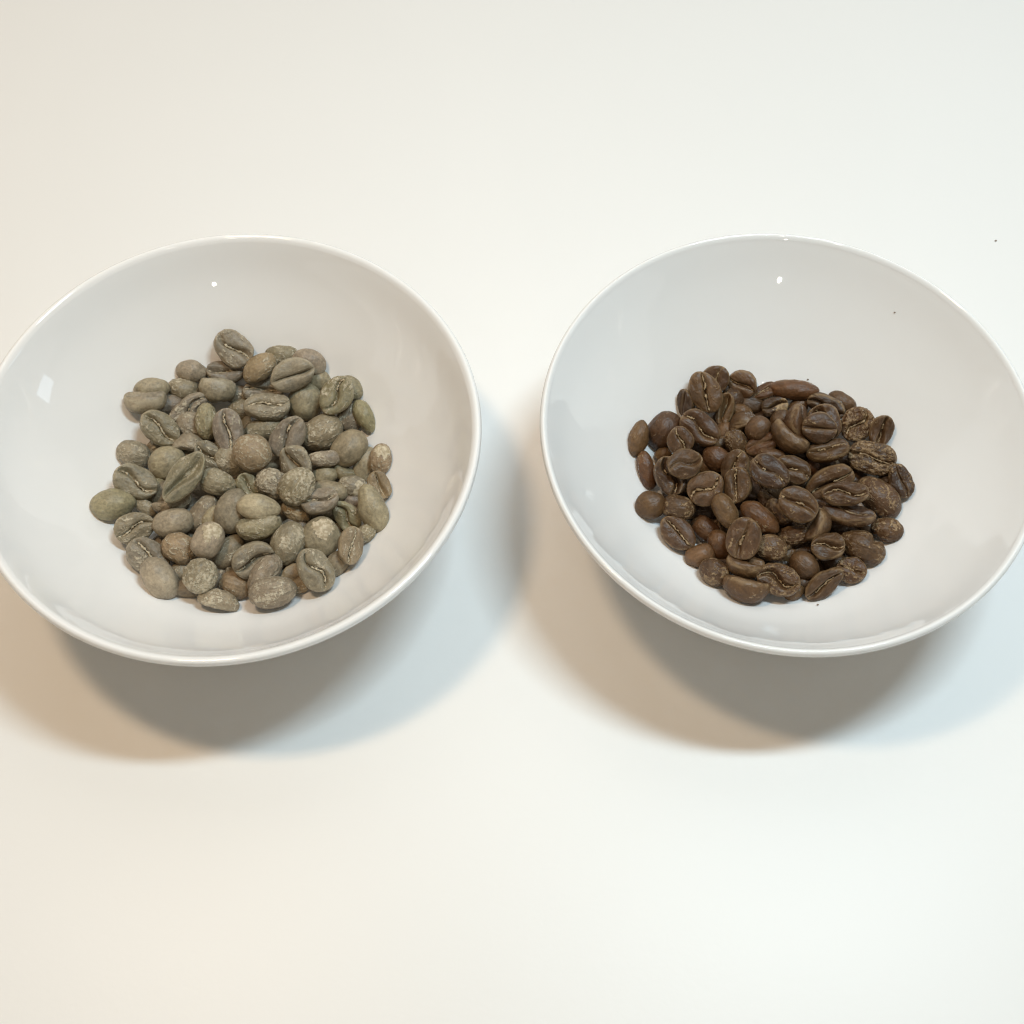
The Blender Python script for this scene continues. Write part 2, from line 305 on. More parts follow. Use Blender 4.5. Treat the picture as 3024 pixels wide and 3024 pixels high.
ROWS = """g|-94.49|201.55|20.52|0.086|0.987|0.119|-0.069|8.81|5.51|3.85|s|smooth domed bean lying like a lid on another, ten o'clock edge of green pile
g|-95.55|196.82|19.43|0.943|-0.303|0.043|0.132|10.55|6.96|5.28|s|bean under a lid-like bean, flat side up, ten o'clock edge of green pile
g|-87.05|203.26|16.96|0.282|-0.949|0.044|0.136|8.44|5.78|4.04|m|domed bean with a pale triangular patch, eleven o'clock edge of green pile
g|-84.84|207.64|19.02|0.291|-0.948|0.027|0.129|8.23|5.23|3.66|s|small smooth oval bean with pointed left end, eleven o'clock edge of green pile
g|-76.61|207.95|17.36|0.992|0.056|0.109|0.021|9.61|6.04|4.23|oc|open bean showing dark flat face above ragged skin, eleven o'clock edge of green pile
g|-78.09|202.3|17.09|0.751|-0.649|0.091|0.085|9.34|6.16|5.34|s|half-buried sideways bean below an open one, eleven o'clock middle of green pile
g|-74.2|212.83|22.0|0.906|0.169|0.233|-0.31|10.71|8.7|5.35|oc|lone farthest bean with orange flaky cut, twelve o'clock edge of green pile
g|-86.08|197.69|15.57|0.787|0.489|0.083|0.367|12.45|5.56|3.89|mc|long mottled bean slanting up to the right, ten o'clock middle of green pile
g|-84.33|193.26|14.72|0.242|-0.93|0.211|0.178|8.39|6.85|4.2|m|wrinkled domed bean tucked under a long slanting one, ten o'clock middle of green pile
g|-79.36|192.47|18.03|0.271|-0.637|-0.71|-0.13|9.39|5.72|4.0|rg|upright oval bean with rough sandy back, eleven o'clock middle of green pile
g|-73.18|189.07|18.8|0.631|0.215|-0.193|0.72|11.71|7.48|5.24|c|upright split bean with pale flaky skin along cut, eleven o'clock inner part of green pile
g|-91.55|190.5|17.49|0.922|0.184|0.216|-0.263|10.72|7.88|5.36|oc|wrinkled bean with short dark gash in its face, ten o'clock edge of green pile
g|-90.21|199.05|15.52|0.287|-0.95|-0.04|0.116|7.98|5.32|3.72|d|dark humped bean mostly hidden by its neighbours, ten o'clock edge of green pile
g|-83.91|187.85|14.85|0.562|0.815|0.072|-0.122|8.75|5.77|4.16|b|arched bean on edge with a shadowed hollow, ten o'clock middle of green pile
g|-92.29|187.78|12.54|0.294|-0.911|-0.285|0.046|7.91|5.71|3.96|d|shaded bean deep under a gashed one, ten o'clock edge of green pile
g|-98.0|184.24|15.06|0.243|-0.946|0.125|0.174|8.71|7.19|4.36|m|broad dull domed bean behind a gaping one, nine o'clock edge of green pile
g|-95.88|174.74|16.46|0.961|0.126|0.198|-0.148|11.12|8.34|5.56|oc|gaping bean with tan frayed lips, nine o'clock edge of green pile
g|-89.11|181.88|14.49|0.289|-0.908|-0.3|0.04|9.55|8.25|4.78|s|grey smooth dome with pale patch on its shoulder, nine o'clock middle of green pile
g|-82.04|173.15|21.91|0.855|0.225|-0.051|0.464|14.73|6.95|4.86|Og|longest bean, torn open along its whole green length, nine o'clock middle of green pile
g|-77.98|183.28|15.72|0.905|0.17|0.213|-0.326|9.32|6.5|4.55|cd|dark bean showing thin pale cut line, ten o'clock inner part of green pile
g|-72.24|181.39|16.21|0.193|-0.864|0.414|0.209|8.64|6.91|4.32|m|tan flecked bean beneath the big round one, ten o'clock inner part of green pile
g|-100.4|167.93|17.36|0.26|-0.952|-0.107|0.118|11.05|7.76|5.43|sg|leftmost bean, smooth olive dome, nine o'clock edge of green pile
g|-94.39|161.93|15.9|0.943|0.261|0.09|0.187|9.68|7.57|4.84|rmc|flaky bean with a dark torn patch on its face, eight o'clock edge of green pile
g|-92.95|169.0|13.64|0.281|-0.905|0.269|0.172|6.2|3.42|2.39|p|tiny curled bean fragment between larger beans, eight o'clock edge of green pile
g|-92.14|175.11|11.42|0.283|-0.811|-0.511|-0.022|8.24|5.86|4.1|dg|bluish shaded bean under the gaping ones, nine o'clock edge of green pile
g|-85.63|169.0|14.87|0.855|-0.478|-0.077|0.184|10.22|6.75|3.62|rb|thin rough bean lying on its edge, eight o'clock middle of green pile
g|-84.43|162.62|17.67|0.257|-0.953|-0.135|0.09|10.06|7.13|4.99|s|plump smooth dome with blunt left end, eight o'clock middle of green pile
g|-74.13|173.42|19.33|0.239|-0.951|0.135|0.145|9.33|6.36|4.45|r|sandy rough humped bean under a green flap, nine o'clock inner part of green pile
g|-79.71|174.57|12.58|0.202|-0.908|0.313|0.192|7.13|4.97|3.48|d|narrow shaded bean in a dark gap, eight o'clock middle of green pile
g|-77.6|166.53|15.2|0.442|-0.748|-0.489|0.08|10.38|5.72|4.0|m|slanting bean with jagged pale skin margin, eight o'clock middle of green pile
g|-69.83|165.4|18.97|0.26|-0.761|-0.59|-0.069|11.32|7.97|5.58|s|large smooth greyish dome left of the pale one, seven o'clock inner part of green pile
g|-75.17|164.71|15.88|0.335|-0.783|-0.524|0.007|7.61|4.23|2.96|p|pale sliver of a bean between two domes, seven o'clock middle of green pile
g|-74.37|156.06|20.82|0.26|-0.811|-0.523|-0.034|9.47|7.41|4.74|sk|smooth dome wearing a pale flaky cap, seven o'clock middle of green pile
g|-82.03|155.79|16.97|0.206|-0.948|0.177|0.163|8.73|7.28|4.37|rw|pinkish rough dome beside the capped one, eight o'clock edge of green pile
g|-70.25|156.33|14.59|0.255|-0.856|-0.449|-0.016|9.63|6.28|4.4|d|dark brownish dome sloping up to the right, seven o'clock middle of green pile
g|-75.53|147.21|18.95|0.251|-0.882|-0.398|0.013|8.37|7.86|4.19|Rp|round very crusty pale bean, seven o'clock edge of green pile
g|-85.97|147.76|16.71|0.15|-0.883|0.394|0.208|11.37|7.76|5.43|sp|large pale smooth bean slanting down to the right, seven o'clock edge of green pile
g|-90.3|154.4|14.53|0.94|0.119|0.207|-0.243|11.11|7.96|5.55|rc|shaggy bean with fringed upper lip, eight o'clock edge of green pile
g|-88.13|159.52|11.34|0.255|-0.943|-0.201|0.077|6.36|4.88|3.18|d|small shaded dome behind the pinkish one, eight o'clock edge of green pile
g|-79.65|146.73|13.13|0.223|-0.968|-0.03|0.112|7.87|4.55|3.19|d|low brown bean tucked under the crusty round one, seven o'clock edge of green pile
g|-82.17|151.18|12.5|0.255|-0.821|-0.511|-0.015|7.32|5.23|3.66|d|brown shaded bean in a hollow, seven o'clock edge of green pile
g|-72.59|150.67|10.9|0.247|-0.824|-0.509|-0.026|6.92|5.45|3.46|d|slate dark bean glimpsed in a gap, seven o'clock edge of green pile
g|-71.22|143.11|14.86|0.239|0.958|-0.026|-0.154|10.06|5.13|3.59|rb|crescent-shaped bean arching over the bowl, seven o'clock edge of green pile
g|-67.86|147.87|12.9|0.207|-0.962|0.125|0.13|8.52|6.44|4.26|w|orange-brown bean half tucked beneath others, six o'clock edge of green pile
g|-61.36|212.11|20.07|0.302|-0.949|0.012|0.091|8.94|5.59|3.91|m|half-hidden far bean with a cream patch, twelve o'clock edge of green pile
g|-53.39|210.03|21.65|0.344|0.918|-0.047|-0.194|8.91|5.88|4.68|s|smooth far bean lying on its side, one o'clock edge of green pile
g|-67.05|208.0|20.62|0.073|-0.938|-0.323|-0.104|10.07|6.38|4.47|w|rounded bean with a dark pinhole near the top, twelve o'clock edge of green pile
g|-57.77|204.61|22.44|0.891|0.404|0.038|0.206|11.4|7.94|5.56|s|smooth kidney bean with fine straight cut and notch, one o'clock edge of green pile
g|-51.27|205.92|17.56|0.249|-0.889|0.341|0.174|7.35|5.34|3.67|s|small grey dome in the shade of the bowl, one o'clock edge of green pile
g|-66.13|205.17|14.36|0.958|0.258|0.053|0.116|11.44|6.06|4.24|ro|crumpled brown bean with loose flaky skin, twelve o'clock middle of green pile
g|-64.13|196.7|18.25|0.993|0.075|0.067|0.062|11.87|7.25|5.08|c|wide bean with level cut, rosy tan front, twelve o'clock middle of green pile
g|-54.69|199.88|16.55|0.267|-0.714|-0.633|-0.132|9.85|8.97|4.93|s|stout round matte dome, one o'clock middle of green pile
g|-45.69|198.91|20.7|0.853|0.197|-0.136|0.464|10.65|8.1|5.32|cg|olive bean with pale cut and raised right lip, two o'clock edge of green pile
g|-42.61|202.47|19.2|0.244|-0.874|0.383|0.175|7.07|5.3|3.53|g|bean peeking out behind the olive split one, two o'clock edge of green pile
g|-42.75|195.22|15.6|0.265|-0.772|-0.566|-0.117|8.39|6.63|4.2|md|dark bean dotted with white flecks, two o'clock edge of green pile
g|-38.78|194.67|17.52|0.213|-0.818|0.498|0.196|9.22|4.83|3.38|g|narrow olive bean hugging the bowl, two o'clock edge of green pile
g|-49.41|189.75|17.32|0.286|-0.914|-0.287|-0.014|11.11|8.72|5.56|r|big sandy dome with pitted skin, two o'clock middle of green pile
g|-42.12|184.75|17.56|0.273|-0.872|-0.402|-0.058|10.64|8.36|5.32|s|large dull olive dome by a pointed bean, two o'clock edge of green pile
g|-57.77|187.59|18.55|0.84|0.244|-0.086|0.477|11.26|8.02|5.61|cd|bean with wavy dark-edged cut running diagonally, one o'clock middle of green pile
g|-64.97|191.92|15.04|0.287|-0.948|-0.129|0.055|10.1|5.93|4.15|m|mottled bean peeping from behind the big round one, twelve o'clock inner part of green pile
g|-65.67|180.17|22.62|0.224|-0.91|0.299|0.177|9.97|9.12|4.99|mw|big round bean, orange-tinged with grey bald spot, twelve o'clock inner part of green pile
g|-54.7|179.7|18.68|0.775|0.368|0.094|-0.505|9.64|7.5|4.82|co|smooth bean with a curled fold upper left, two o'clock inner part of green pile
g|-48.01|181.11|18.49|0.394|-0.916|-0.04|0.063|8.4|4.31|3.01|m|little bean with a sharp right tip, three o'clock middle of green pile
g|-38.15|182.37|13.8|0.247|-0.767|-0.581|-0.116|9.58|5.45|3.81|s|dusty bean leaning behind the standing tan one, three o'clock edge of green pile
g|-33.75|182.14|17.09|0.236|-0.725|-0.631|-0.139|8.0|5.62|3.93|wk|standing bean with ragged cream patch and tan base, three o'clock edge of green pile
g|-48.11|178.32|14.95|0.268|-0.958|-0.089|0.046|6.7|4.54|3.18|s|small smooth bean right of the heart pair, three o'clock middle of green pile
g|-43.66|179.9|13.38|0.94|-0.259|0.193|-0.106|5.85|3.86|3.25|g|thin sliver bean around a black gap, three o'clock middle of green pile
g|-60.45|173.28|19.18|0.224|-0.925|0.263|0.157|8.48|7.21|4.24|R|left lobe of the crusty heart-shaped pair, four o'clock inner part of green pile
g|-53.79|171.15|21.68|0.264|-0.834|-0.481|-0.059|9.87|8.4|4.93|Rp|right lobe of the crusty heart-shaped pair, three o'clock inner part of green pile
g|-48.23|169.07|17.57|0.986|0.075|0.004|0.151|9.31|6.56|4.59|co|bean with a hooked crease and flaky upper lip, four o'clock middle of green pile
g|-46.48|173.88|14.61|0.252|-0.962|0.063|0.085|9.24|5.37|3.76|s|smooth bean wedged behind the hooked-crease one, three o'clock middle of green pile
g|-40.99|175.98|13.4|0.248|-0.955|0.132|0.095|7.34|5.62|3.67|mk|greyish bean with outlined dark bald patch, three o'clock edge of green pile
g|-33.9|174.39|16.69|0.854|0.089|0.235|-0.455|7.29|5.79|3.64|ow|hollow open bean against the bowl, three o'clock edge of green pile
g|-34.88|166.89|18.36|0.179|-0.801|0.54|0.184|12.14|7.03|4.92|sp|tall smooth bean with pale flake at its foot, three o'clock edge of green pile
g|-41.6|167.49|13.13|0.835|0.334|0.095|-0.426|8.97|5.77|4.04|og|slate green curled bean with white nicks, four o'clock edge of green pile
g|-40.95|172.27|11.75|0.255|-0.965|-0.019|0.055|4.96|4.09|2.48|d|small dusky bean glimpsed beside the tall smooth one, three o'clock edge of green pile
g|-39.94|156.33|18.41|0.654|0.347|0.01|0.673|9.23|6.29|4.4|cw|warm tan kidney bean with knobbly cut, four o'clock edge of green pile
g|-47.62|159.24|16.46|0.235|-0.771|-0.586|-0.088|10.46|9.21|5.23|sk|large dome with a single pale scraped patch, four o'clock middle of green pile
g|-55.28|157.22|17.22|0.239|-0.769|-0.588|-0.078|11.03|8.12|5.52|r|dome with two pale vertical cracks, five o'clock middle of green pile
g|-48.04|149.68|18.0|0.865|0.131|0.191|-0.444|11.3|7.71|5.39|c|bold split bean with crumbly cream cut, five o'clock edge of green pile
g|-53.03|149.82|13.0|0.984|0.159|0.073|0.027|7.92|7.3|3.96|w|brownish bean with level slit, under the bold split one, five o'clock edge of green pile
g|-43.12|152.86|14.92|0.237|-0.871|-0.427|-0.044|7.09|5.0|3.5|d|dark bean tucked against the bowl under a tan one, five o'clock edge of green pile
g|-62.56|164.75|21.96|0.248|-0.964|0.015|0.098|10.4|6.34|4.44|sp|pale glossy oval bean on top, six o'clock inner part of green pile
g|-62.63|160.6|18.29|0.833|-0.537|-0.045|0.128|10.85|7.16|5.01|rg|long bean on edge below the glossy oval one, six o'clock middle of green pile
g|-54.54|167.22|15.12|0.304|-0.915|0.238|0.117|7.86|4.67|3.27|w|tan bean under the heart pair, four o'clock middle of green pile
g|-67.16|174.05|16.26|0.897|0.119|0.225|-0.361|7.05|5.56|3.53|og|bright greenish torn bean above the glossy one, seven o'clock inner part of green pile
g|-63.82|153.34|16.6|0.895|0.392|0.076|0.201|10.56|8.49|5.28|cd|slate bean with thin cut and pale arc, six o'clock middle of green pile
g|-60.54|149.18|16.73|0.244|-0.86|-0.447|-0.023|10.94|6.19|4.33|r|rear bean of a crossed pair with cream streaks, six o'clock edge of green pile
g|-57.69|143.76|17.78|0.23|-0.963|-0.125|0.059|11.42|7.44|5.21|rm|rough front bean of a crossed pair, six o'clock edge of green pile
g|-57.75|167.79|12.29|0.259|-0.946|-0.192|0.034|5.99|4.71|3.0|d|very dark bean right of the glossy one, five o'clock middle of green pile
g|-46.63|168.57|10.86|0.254|-0.961|-0.105|0.041|6.02|3.87|2.71|g|bluish sliver of bean beneath the hooked-crease one, four o'clock middle of green pile
g|-66.07|179.46|13.05|0.232|-0.935|0.221|0.153|8.25|5.65|3.95|d|brown shaded bean under the big round one, two o'clock inner part of green pile
g|-36.59|161.41|15.38|0.247|-0.904|-0.347|-0.036|5.89|4.21|2.95|r|crumbly shaded bean below the slate curled one, four o'clock edge of green pile
g|-60.99|182.74|12.72|0.277|-0.941|-0.193|0.033|7.2|5.24|3.6|s|bluish bean showing in a small central gap, two o'clock inner part of green pile
g|-61.24|197.95|11.32|0.289|-0.949|-0.111|0.054|7.38|5.37|3.69|d|dark bean in the gap under the rosy tan one, one o'clock middle of green pile
g|-73.17|204.15|13.25|0.282|-0.951|0.05|0.118|7.39|5.38|3.7|d|almost black bean in a deep gap, twelve o'clock middle of green pile
g|-72.19|199.82|12.5|0.298|-0.933|-0.197|0.041|7.61|5.6|3.81|d|dark bean left of the rosy tan one, twelve o'clock middle of green pile
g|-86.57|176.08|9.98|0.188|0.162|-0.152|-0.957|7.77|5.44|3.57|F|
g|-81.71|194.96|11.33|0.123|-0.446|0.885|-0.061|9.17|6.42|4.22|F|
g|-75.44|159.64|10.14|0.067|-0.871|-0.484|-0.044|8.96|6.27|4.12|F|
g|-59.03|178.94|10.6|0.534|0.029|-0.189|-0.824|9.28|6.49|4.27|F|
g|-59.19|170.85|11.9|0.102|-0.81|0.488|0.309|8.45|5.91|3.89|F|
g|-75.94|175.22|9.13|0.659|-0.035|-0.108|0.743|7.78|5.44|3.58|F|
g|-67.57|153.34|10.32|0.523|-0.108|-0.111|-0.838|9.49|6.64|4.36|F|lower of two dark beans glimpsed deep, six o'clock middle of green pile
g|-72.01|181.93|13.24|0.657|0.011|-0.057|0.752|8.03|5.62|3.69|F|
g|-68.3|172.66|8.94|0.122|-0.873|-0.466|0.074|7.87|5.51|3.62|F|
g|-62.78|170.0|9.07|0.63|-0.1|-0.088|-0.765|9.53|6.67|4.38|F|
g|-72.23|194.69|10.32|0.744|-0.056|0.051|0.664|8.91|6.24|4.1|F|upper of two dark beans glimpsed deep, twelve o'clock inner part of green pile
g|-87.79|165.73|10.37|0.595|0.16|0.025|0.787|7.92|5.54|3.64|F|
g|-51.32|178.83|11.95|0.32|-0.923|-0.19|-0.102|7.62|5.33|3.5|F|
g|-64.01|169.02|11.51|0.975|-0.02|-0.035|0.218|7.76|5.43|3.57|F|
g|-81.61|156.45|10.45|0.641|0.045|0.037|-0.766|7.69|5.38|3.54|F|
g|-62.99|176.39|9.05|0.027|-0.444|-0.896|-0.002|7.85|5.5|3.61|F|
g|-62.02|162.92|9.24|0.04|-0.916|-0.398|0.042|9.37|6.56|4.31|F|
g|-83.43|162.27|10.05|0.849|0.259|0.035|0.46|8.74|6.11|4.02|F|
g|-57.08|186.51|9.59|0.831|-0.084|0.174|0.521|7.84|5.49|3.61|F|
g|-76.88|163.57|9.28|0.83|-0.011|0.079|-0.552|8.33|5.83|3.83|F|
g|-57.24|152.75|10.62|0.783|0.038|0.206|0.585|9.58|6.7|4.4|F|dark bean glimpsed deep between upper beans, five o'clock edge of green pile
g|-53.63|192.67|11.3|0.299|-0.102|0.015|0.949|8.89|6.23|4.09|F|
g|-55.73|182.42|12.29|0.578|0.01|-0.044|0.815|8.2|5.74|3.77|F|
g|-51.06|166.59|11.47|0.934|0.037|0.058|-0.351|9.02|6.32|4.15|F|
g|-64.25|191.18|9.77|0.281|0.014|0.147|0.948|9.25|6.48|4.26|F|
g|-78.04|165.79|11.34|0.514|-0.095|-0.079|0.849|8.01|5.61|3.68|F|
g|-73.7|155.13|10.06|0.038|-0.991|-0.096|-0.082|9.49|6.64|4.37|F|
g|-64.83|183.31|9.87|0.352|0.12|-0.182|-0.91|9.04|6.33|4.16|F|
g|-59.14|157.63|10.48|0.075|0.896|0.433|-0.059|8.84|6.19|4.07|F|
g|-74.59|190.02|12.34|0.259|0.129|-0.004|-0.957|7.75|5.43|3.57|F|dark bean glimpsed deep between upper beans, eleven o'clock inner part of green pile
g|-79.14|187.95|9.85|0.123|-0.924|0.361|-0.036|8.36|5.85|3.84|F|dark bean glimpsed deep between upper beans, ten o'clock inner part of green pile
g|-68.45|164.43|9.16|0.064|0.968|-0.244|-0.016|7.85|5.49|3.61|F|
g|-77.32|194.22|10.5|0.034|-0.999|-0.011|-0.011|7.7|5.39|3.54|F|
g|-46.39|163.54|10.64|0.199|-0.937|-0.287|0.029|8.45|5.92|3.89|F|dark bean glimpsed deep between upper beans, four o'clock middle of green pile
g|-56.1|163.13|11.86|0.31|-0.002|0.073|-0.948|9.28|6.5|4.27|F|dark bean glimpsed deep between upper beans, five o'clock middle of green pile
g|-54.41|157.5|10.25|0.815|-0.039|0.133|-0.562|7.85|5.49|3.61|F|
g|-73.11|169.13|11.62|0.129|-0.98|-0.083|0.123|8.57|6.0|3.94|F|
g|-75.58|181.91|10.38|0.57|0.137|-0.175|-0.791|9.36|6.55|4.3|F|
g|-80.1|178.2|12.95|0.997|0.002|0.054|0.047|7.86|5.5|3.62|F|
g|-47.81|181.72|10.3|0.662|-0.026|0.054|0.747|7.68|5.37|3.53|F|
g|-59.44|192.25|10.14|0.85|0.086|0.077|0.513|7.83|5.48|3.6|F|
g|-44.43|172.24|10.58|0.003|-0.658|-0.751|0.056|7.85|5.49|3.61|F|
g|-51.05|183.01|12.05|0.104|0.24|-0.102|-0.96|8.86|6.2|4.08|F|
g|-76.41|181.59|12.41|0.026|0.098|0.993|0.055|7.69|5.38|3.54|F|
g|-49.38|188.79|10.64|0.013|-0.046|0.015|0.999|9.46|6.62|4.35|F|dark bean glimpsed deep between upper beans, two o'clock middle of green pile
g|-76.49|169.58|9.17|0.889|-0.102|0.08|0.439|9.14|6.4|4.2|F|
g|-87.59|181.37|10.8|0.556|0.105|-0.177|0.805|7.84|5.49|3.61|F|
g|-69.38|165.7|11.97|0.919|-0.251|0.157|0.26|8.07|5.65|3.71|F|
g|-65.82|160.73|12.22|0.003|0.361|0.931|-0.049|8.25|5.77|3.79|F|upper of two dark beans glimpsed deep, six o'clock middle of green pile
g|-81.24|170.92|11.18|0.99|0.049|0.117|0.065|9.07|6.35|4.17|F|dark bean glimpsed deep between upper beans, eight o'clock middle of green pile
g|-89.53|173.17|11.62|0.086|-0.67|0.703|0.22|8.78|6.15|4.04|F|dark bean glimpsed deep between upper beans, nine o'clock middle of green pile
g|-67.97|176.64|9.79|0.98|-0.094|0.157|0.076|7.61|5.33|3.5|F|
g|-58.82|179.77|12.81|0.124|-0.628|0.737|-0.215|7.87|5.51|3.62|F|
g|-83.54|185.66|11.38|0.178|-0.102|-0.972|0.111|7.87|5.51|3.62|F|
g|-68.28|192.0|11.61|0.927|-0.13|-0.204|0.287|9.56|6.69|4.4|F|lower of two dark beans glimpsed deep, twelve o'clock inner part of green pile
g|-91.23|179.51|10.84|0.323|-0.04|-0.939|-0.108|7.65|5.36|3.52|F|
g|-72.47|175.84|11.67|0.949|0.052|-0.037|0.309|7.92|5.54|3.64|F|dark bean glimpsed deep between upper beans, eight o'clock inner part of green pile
b|53.71|208.14|16.43|0.877|0.243|-0.186|0.371|7.8|7.19|3.9|c|round far bean with tan chaff in its cut, eleven o'clock edge of brown pile
b|61.39|207.99|14.92|0.845|0.42|-0.023|-0.329|7.73|7.11|3.86|cp|round tan-lipped bean standing apart at the far side, twelve o'clock edge of brown pile
b|50.68|203.72|16.88|0.816|0.25|0.118|-0.507|11.49|7.8|5.46|cp|large upright split bean, pale tan left half, eleven o'clock edge of brown pile
b|45.97|201.58|14.74|0.64|0.0|-0.412|0.649|7.77|4.5|3.15|d|bean edge showing left of the large split one, ten o'clock edge of brown pile
b|56.43|200.63|13.68|0.759|0.074|-0.319|0.563|8.39|4.91|3.44|Op|hollow open bean with tan rim, eleven o'clock middle of brown pile
b|58.63|204.11|13.29|0.3|-0.889|0.344|0.026|6.59|4.94|3.29|d|dark bean in shadow behind the hollow one, eleven o'clock middle of brown pile
b|39.48|192.4|15.65|0.228|-0.866|-0.41|-0.172|10.52|8.7|5.26|dw|big dark dome with amber lower side, ten o'clock edge of brown pile
b|48.61|192.12|17.36|0.907|0.264|0.037|-0.325|11.22|8.02|5.61|c|olive-brown flat bean with long crumbly cream cut, ten o'clock middle of brown pile
b|43.02|186.65|19.93|0.657|0.143|-0.245|0.698|7.41|6.32|3.71|c|upright bean with white broken cut line, ten o'clock edge of brown pile
b|32.5|188.58|17.82|0.224|-0.752|-0.592|-0.181|9.38|4.89|3.42|p|leftmost bean, standing on end, ten o'clock edge of brown pile
b|34.5|181.04|14.36|0.303|-0.724|0.615|0.075|10.14|4.37|3.06|w|amber-brown bean lying low against the bowl, nine o'clock edge of brown pile
b|39.17|186.38|12.95|0.237|-0.906|-0.319|-0.144|5.03|4.02|2.51|p|tiny domed bean peeking between others, nine o'clock edge of brown pile
b|43.83|179.12|20.57|0.967|0.189|-0.113|0.13|8.79|7.03|4.39|b|heart-faced bean with deep sickle crease, nine o'clock middle of brown pile
b|40.12|178.22|16.28|0.808|0.195|0.139|-0.539|10.25|7.29|5.1|od|hollow purplish bean with frayed lower end, nine o'clock edge of brown pile
b|49.03|173.46|18.35|0.917|0.189|-0.165|0.311|9.35|8.38|4.67|c|flat bean with cream cut slanting up right, nine o'clock middle of brown pile
b|56.85|173.63|19.55|0.759|0.069|-0.291|0.578|9.13|6.8|4.56|c|oval bean with split cut on its left side, nine o'clock inner part of brown pile
b|52.55|183.99|15.54|0.279|-0.897|0.343|0.024|7.36|6.17|3.68|w|reddish domed bean above a dark gap, ten o'clock middle of brown pile
b|57.23|181.11|16.76|0.847|0.101|-0.255|0.455|8.31|6.73|4.16|c|bean with pale tuft at its top, ten o'clock inner part of brown pile
b|57.98|188.7|16.0|0.277|-0.812|0.509|0.074|6.8|5.6|3.4|m|speckled dome below two arched beans, eleven o'clock middle of brown pile
b|60.57|195.97|15.13|0.554|0.816|-0.019|0.164|7.9|5.22|4.66|b|arched bean with a black hollow beneath, eleven o'clock middle of brown pile
b|63.29|190.87|19.42|0.218|-0.875|-0.385|-0.197|6.77|6.17|3.39|s|round matte brown dome, twelve o'clock middle of brown pile
b|55.75|194.36|11.71|0.205|-0.837|-0.464|-0.204|6.52|4.69|3.26|p|greyish shaded bean beside the olive-brown flat one, eleven o'clock middle of brown pile
b|54.32|190.47|12.15|0.275|-0.958|0.016|-0.073|6.08|4.05|2.84|p|grey sliver of bean in a gap, ten o'clock middle of brown pile
b|50.64|183.54|12.21|0.275|-0.898|0.342|0.026|6.42|4.81|3.21|p|small greyish bean behind the cream-cut one, nine o'clock middle of brown pile
b|60.76|200.5|12.75|0.295|-0.944|0.144|-0.042|6.17|3.7|2.59|p|little tan-topped bean under the hollow one, eleven o'clock middle of brown pile
b|74.51|205.15|15.86|0.417|-0.903|0.038|-0.096|12.97|5.56|3.89|sw|long smooth sausage-like bean at the far side, one o'clock edge of brown pile
b|67.61|206.41|13.15|0.977|0.019|-0.179|0.117|7.63|4.53|3.17|cw|frayed reddish bean left of the sausage-like one, twelve o'clock middle of brown pile
b|69.54|200.82|14.16|0.99|0.068|-0.119|0.018|6.74|5.11|3.37|kd|dark bean with a tan cap, twelve o'clock middle of brown pile
b|76.06|202.2|12.64|0.267|-0.879|-0.349|-0.187|6.37|4.52|3.16|p|tan bean squeezed behind the nested pair, one o'clock middle of brown pile
b|82.79|200.74|15.89|0.834|0.498|-0.094|-0.218|10.23|5.73|4.01|d|dark furrowed bean behind the nested pair, one o'clock edge of brown pile
b|87.06|201.95|15.38|0.309|-0.905|0.291|-0.03|8.16|4.89|3.43|s|smooth brown bean at the far rim of the heap, one o'clock edge of brown pile
b|81.18|193.92|17.68|0.569|0.073|-0.293|0.765|9.64|8.03|4.82|O|hollow rear bean of the nested pair, one o'clock middle of brown pile
b|78.49|189.62|21.92|0.951|0.285|-0.095|-0.068|8.69|7.6|4.34|t|coin-like round bean with straight slit, one o'clock middle of brown pile
b|73.47|192.23|18.87|0.495|0.407|0.116|0.759|10.58|6.99|5.19|s|bean standing on edge left of the coin-like one, one o'clock middle of brown pile
b|70.48|196.16|15.16|0.249|-0.928|-0.224|-0.164|6.48|4.86|3.24|s|smooth dome left of the bean on edge, twelve o'clock middle of brown pile
b|70.36|187.06|19.77|0.774|-0.528|0.279|-0.209|10.88|7.18|4.55|b|curled crescent bean with broken tip, one o'clock inner part of brown pile
b|90.08|194.86|15.63|0.832|0.18|-0.247|0.464|9.09|8.18|4.55|cRw|flaky orange-scarred bean with white spot, two o'clock edge of brown pile
b|95.84|192.26|16.8|0.781|0.224|-0.218|0.54|8.24|5.83|4.08|oc|open bean with amber lip beside the bowl, two o'clock edge of brown pile
b|80.8|184.09|18.9|0.987|-0.064|-0.145|0.01|10.66|5.92|4.15|c|glossy boat-shaped bean with bright seam, two o'clock middle of brown pile
b|92.57|184.08|16.27|0.957|0.239|-0.09|-0.134|11.92|8.74|5.96|cR|large craggy bean with purple-black lower half, three o'clock edge of brown pile
b|71.5|179.81|16.86|0.955|0.182|-0.014|-0.232|9.07|6.9|4.54|c|bean half behind another, tan seam on the right, two o'clock inner part of brown pile
b|80.88|177.06|15.86|0.918|0.291|-0.156|0.218|12.8|7.49|5.24|c|long wide bean with dark lower half, three o'clock middle of brown pile
b|83.12|170.2|21.51|0.987|0.1|-0.122|-0.021|11.15|6.15|4.31|co|bean with forked pale chaff and small crack, three o'clock middle of brown pile
b|98.8|177.09|16.7|0.796|0.189|0.114|-0.564|8.87|5.72|4.0|dr|rightmost bean, dark and wrinkled, three o'clock edge of brown pile
b|92.98|172.7|16.15|0.284|-0.884|0.371|-0.028|12.72|8.22|5.75|m|large freckled dome, three o'clock edge of brown pile
b|64.3|175.3|23.32|0.932|0.216|0.009|-0.292|10.22|7.71|5.11|cd|bean with torn dark seam and pale chip, one o'clock inner part of brown pile
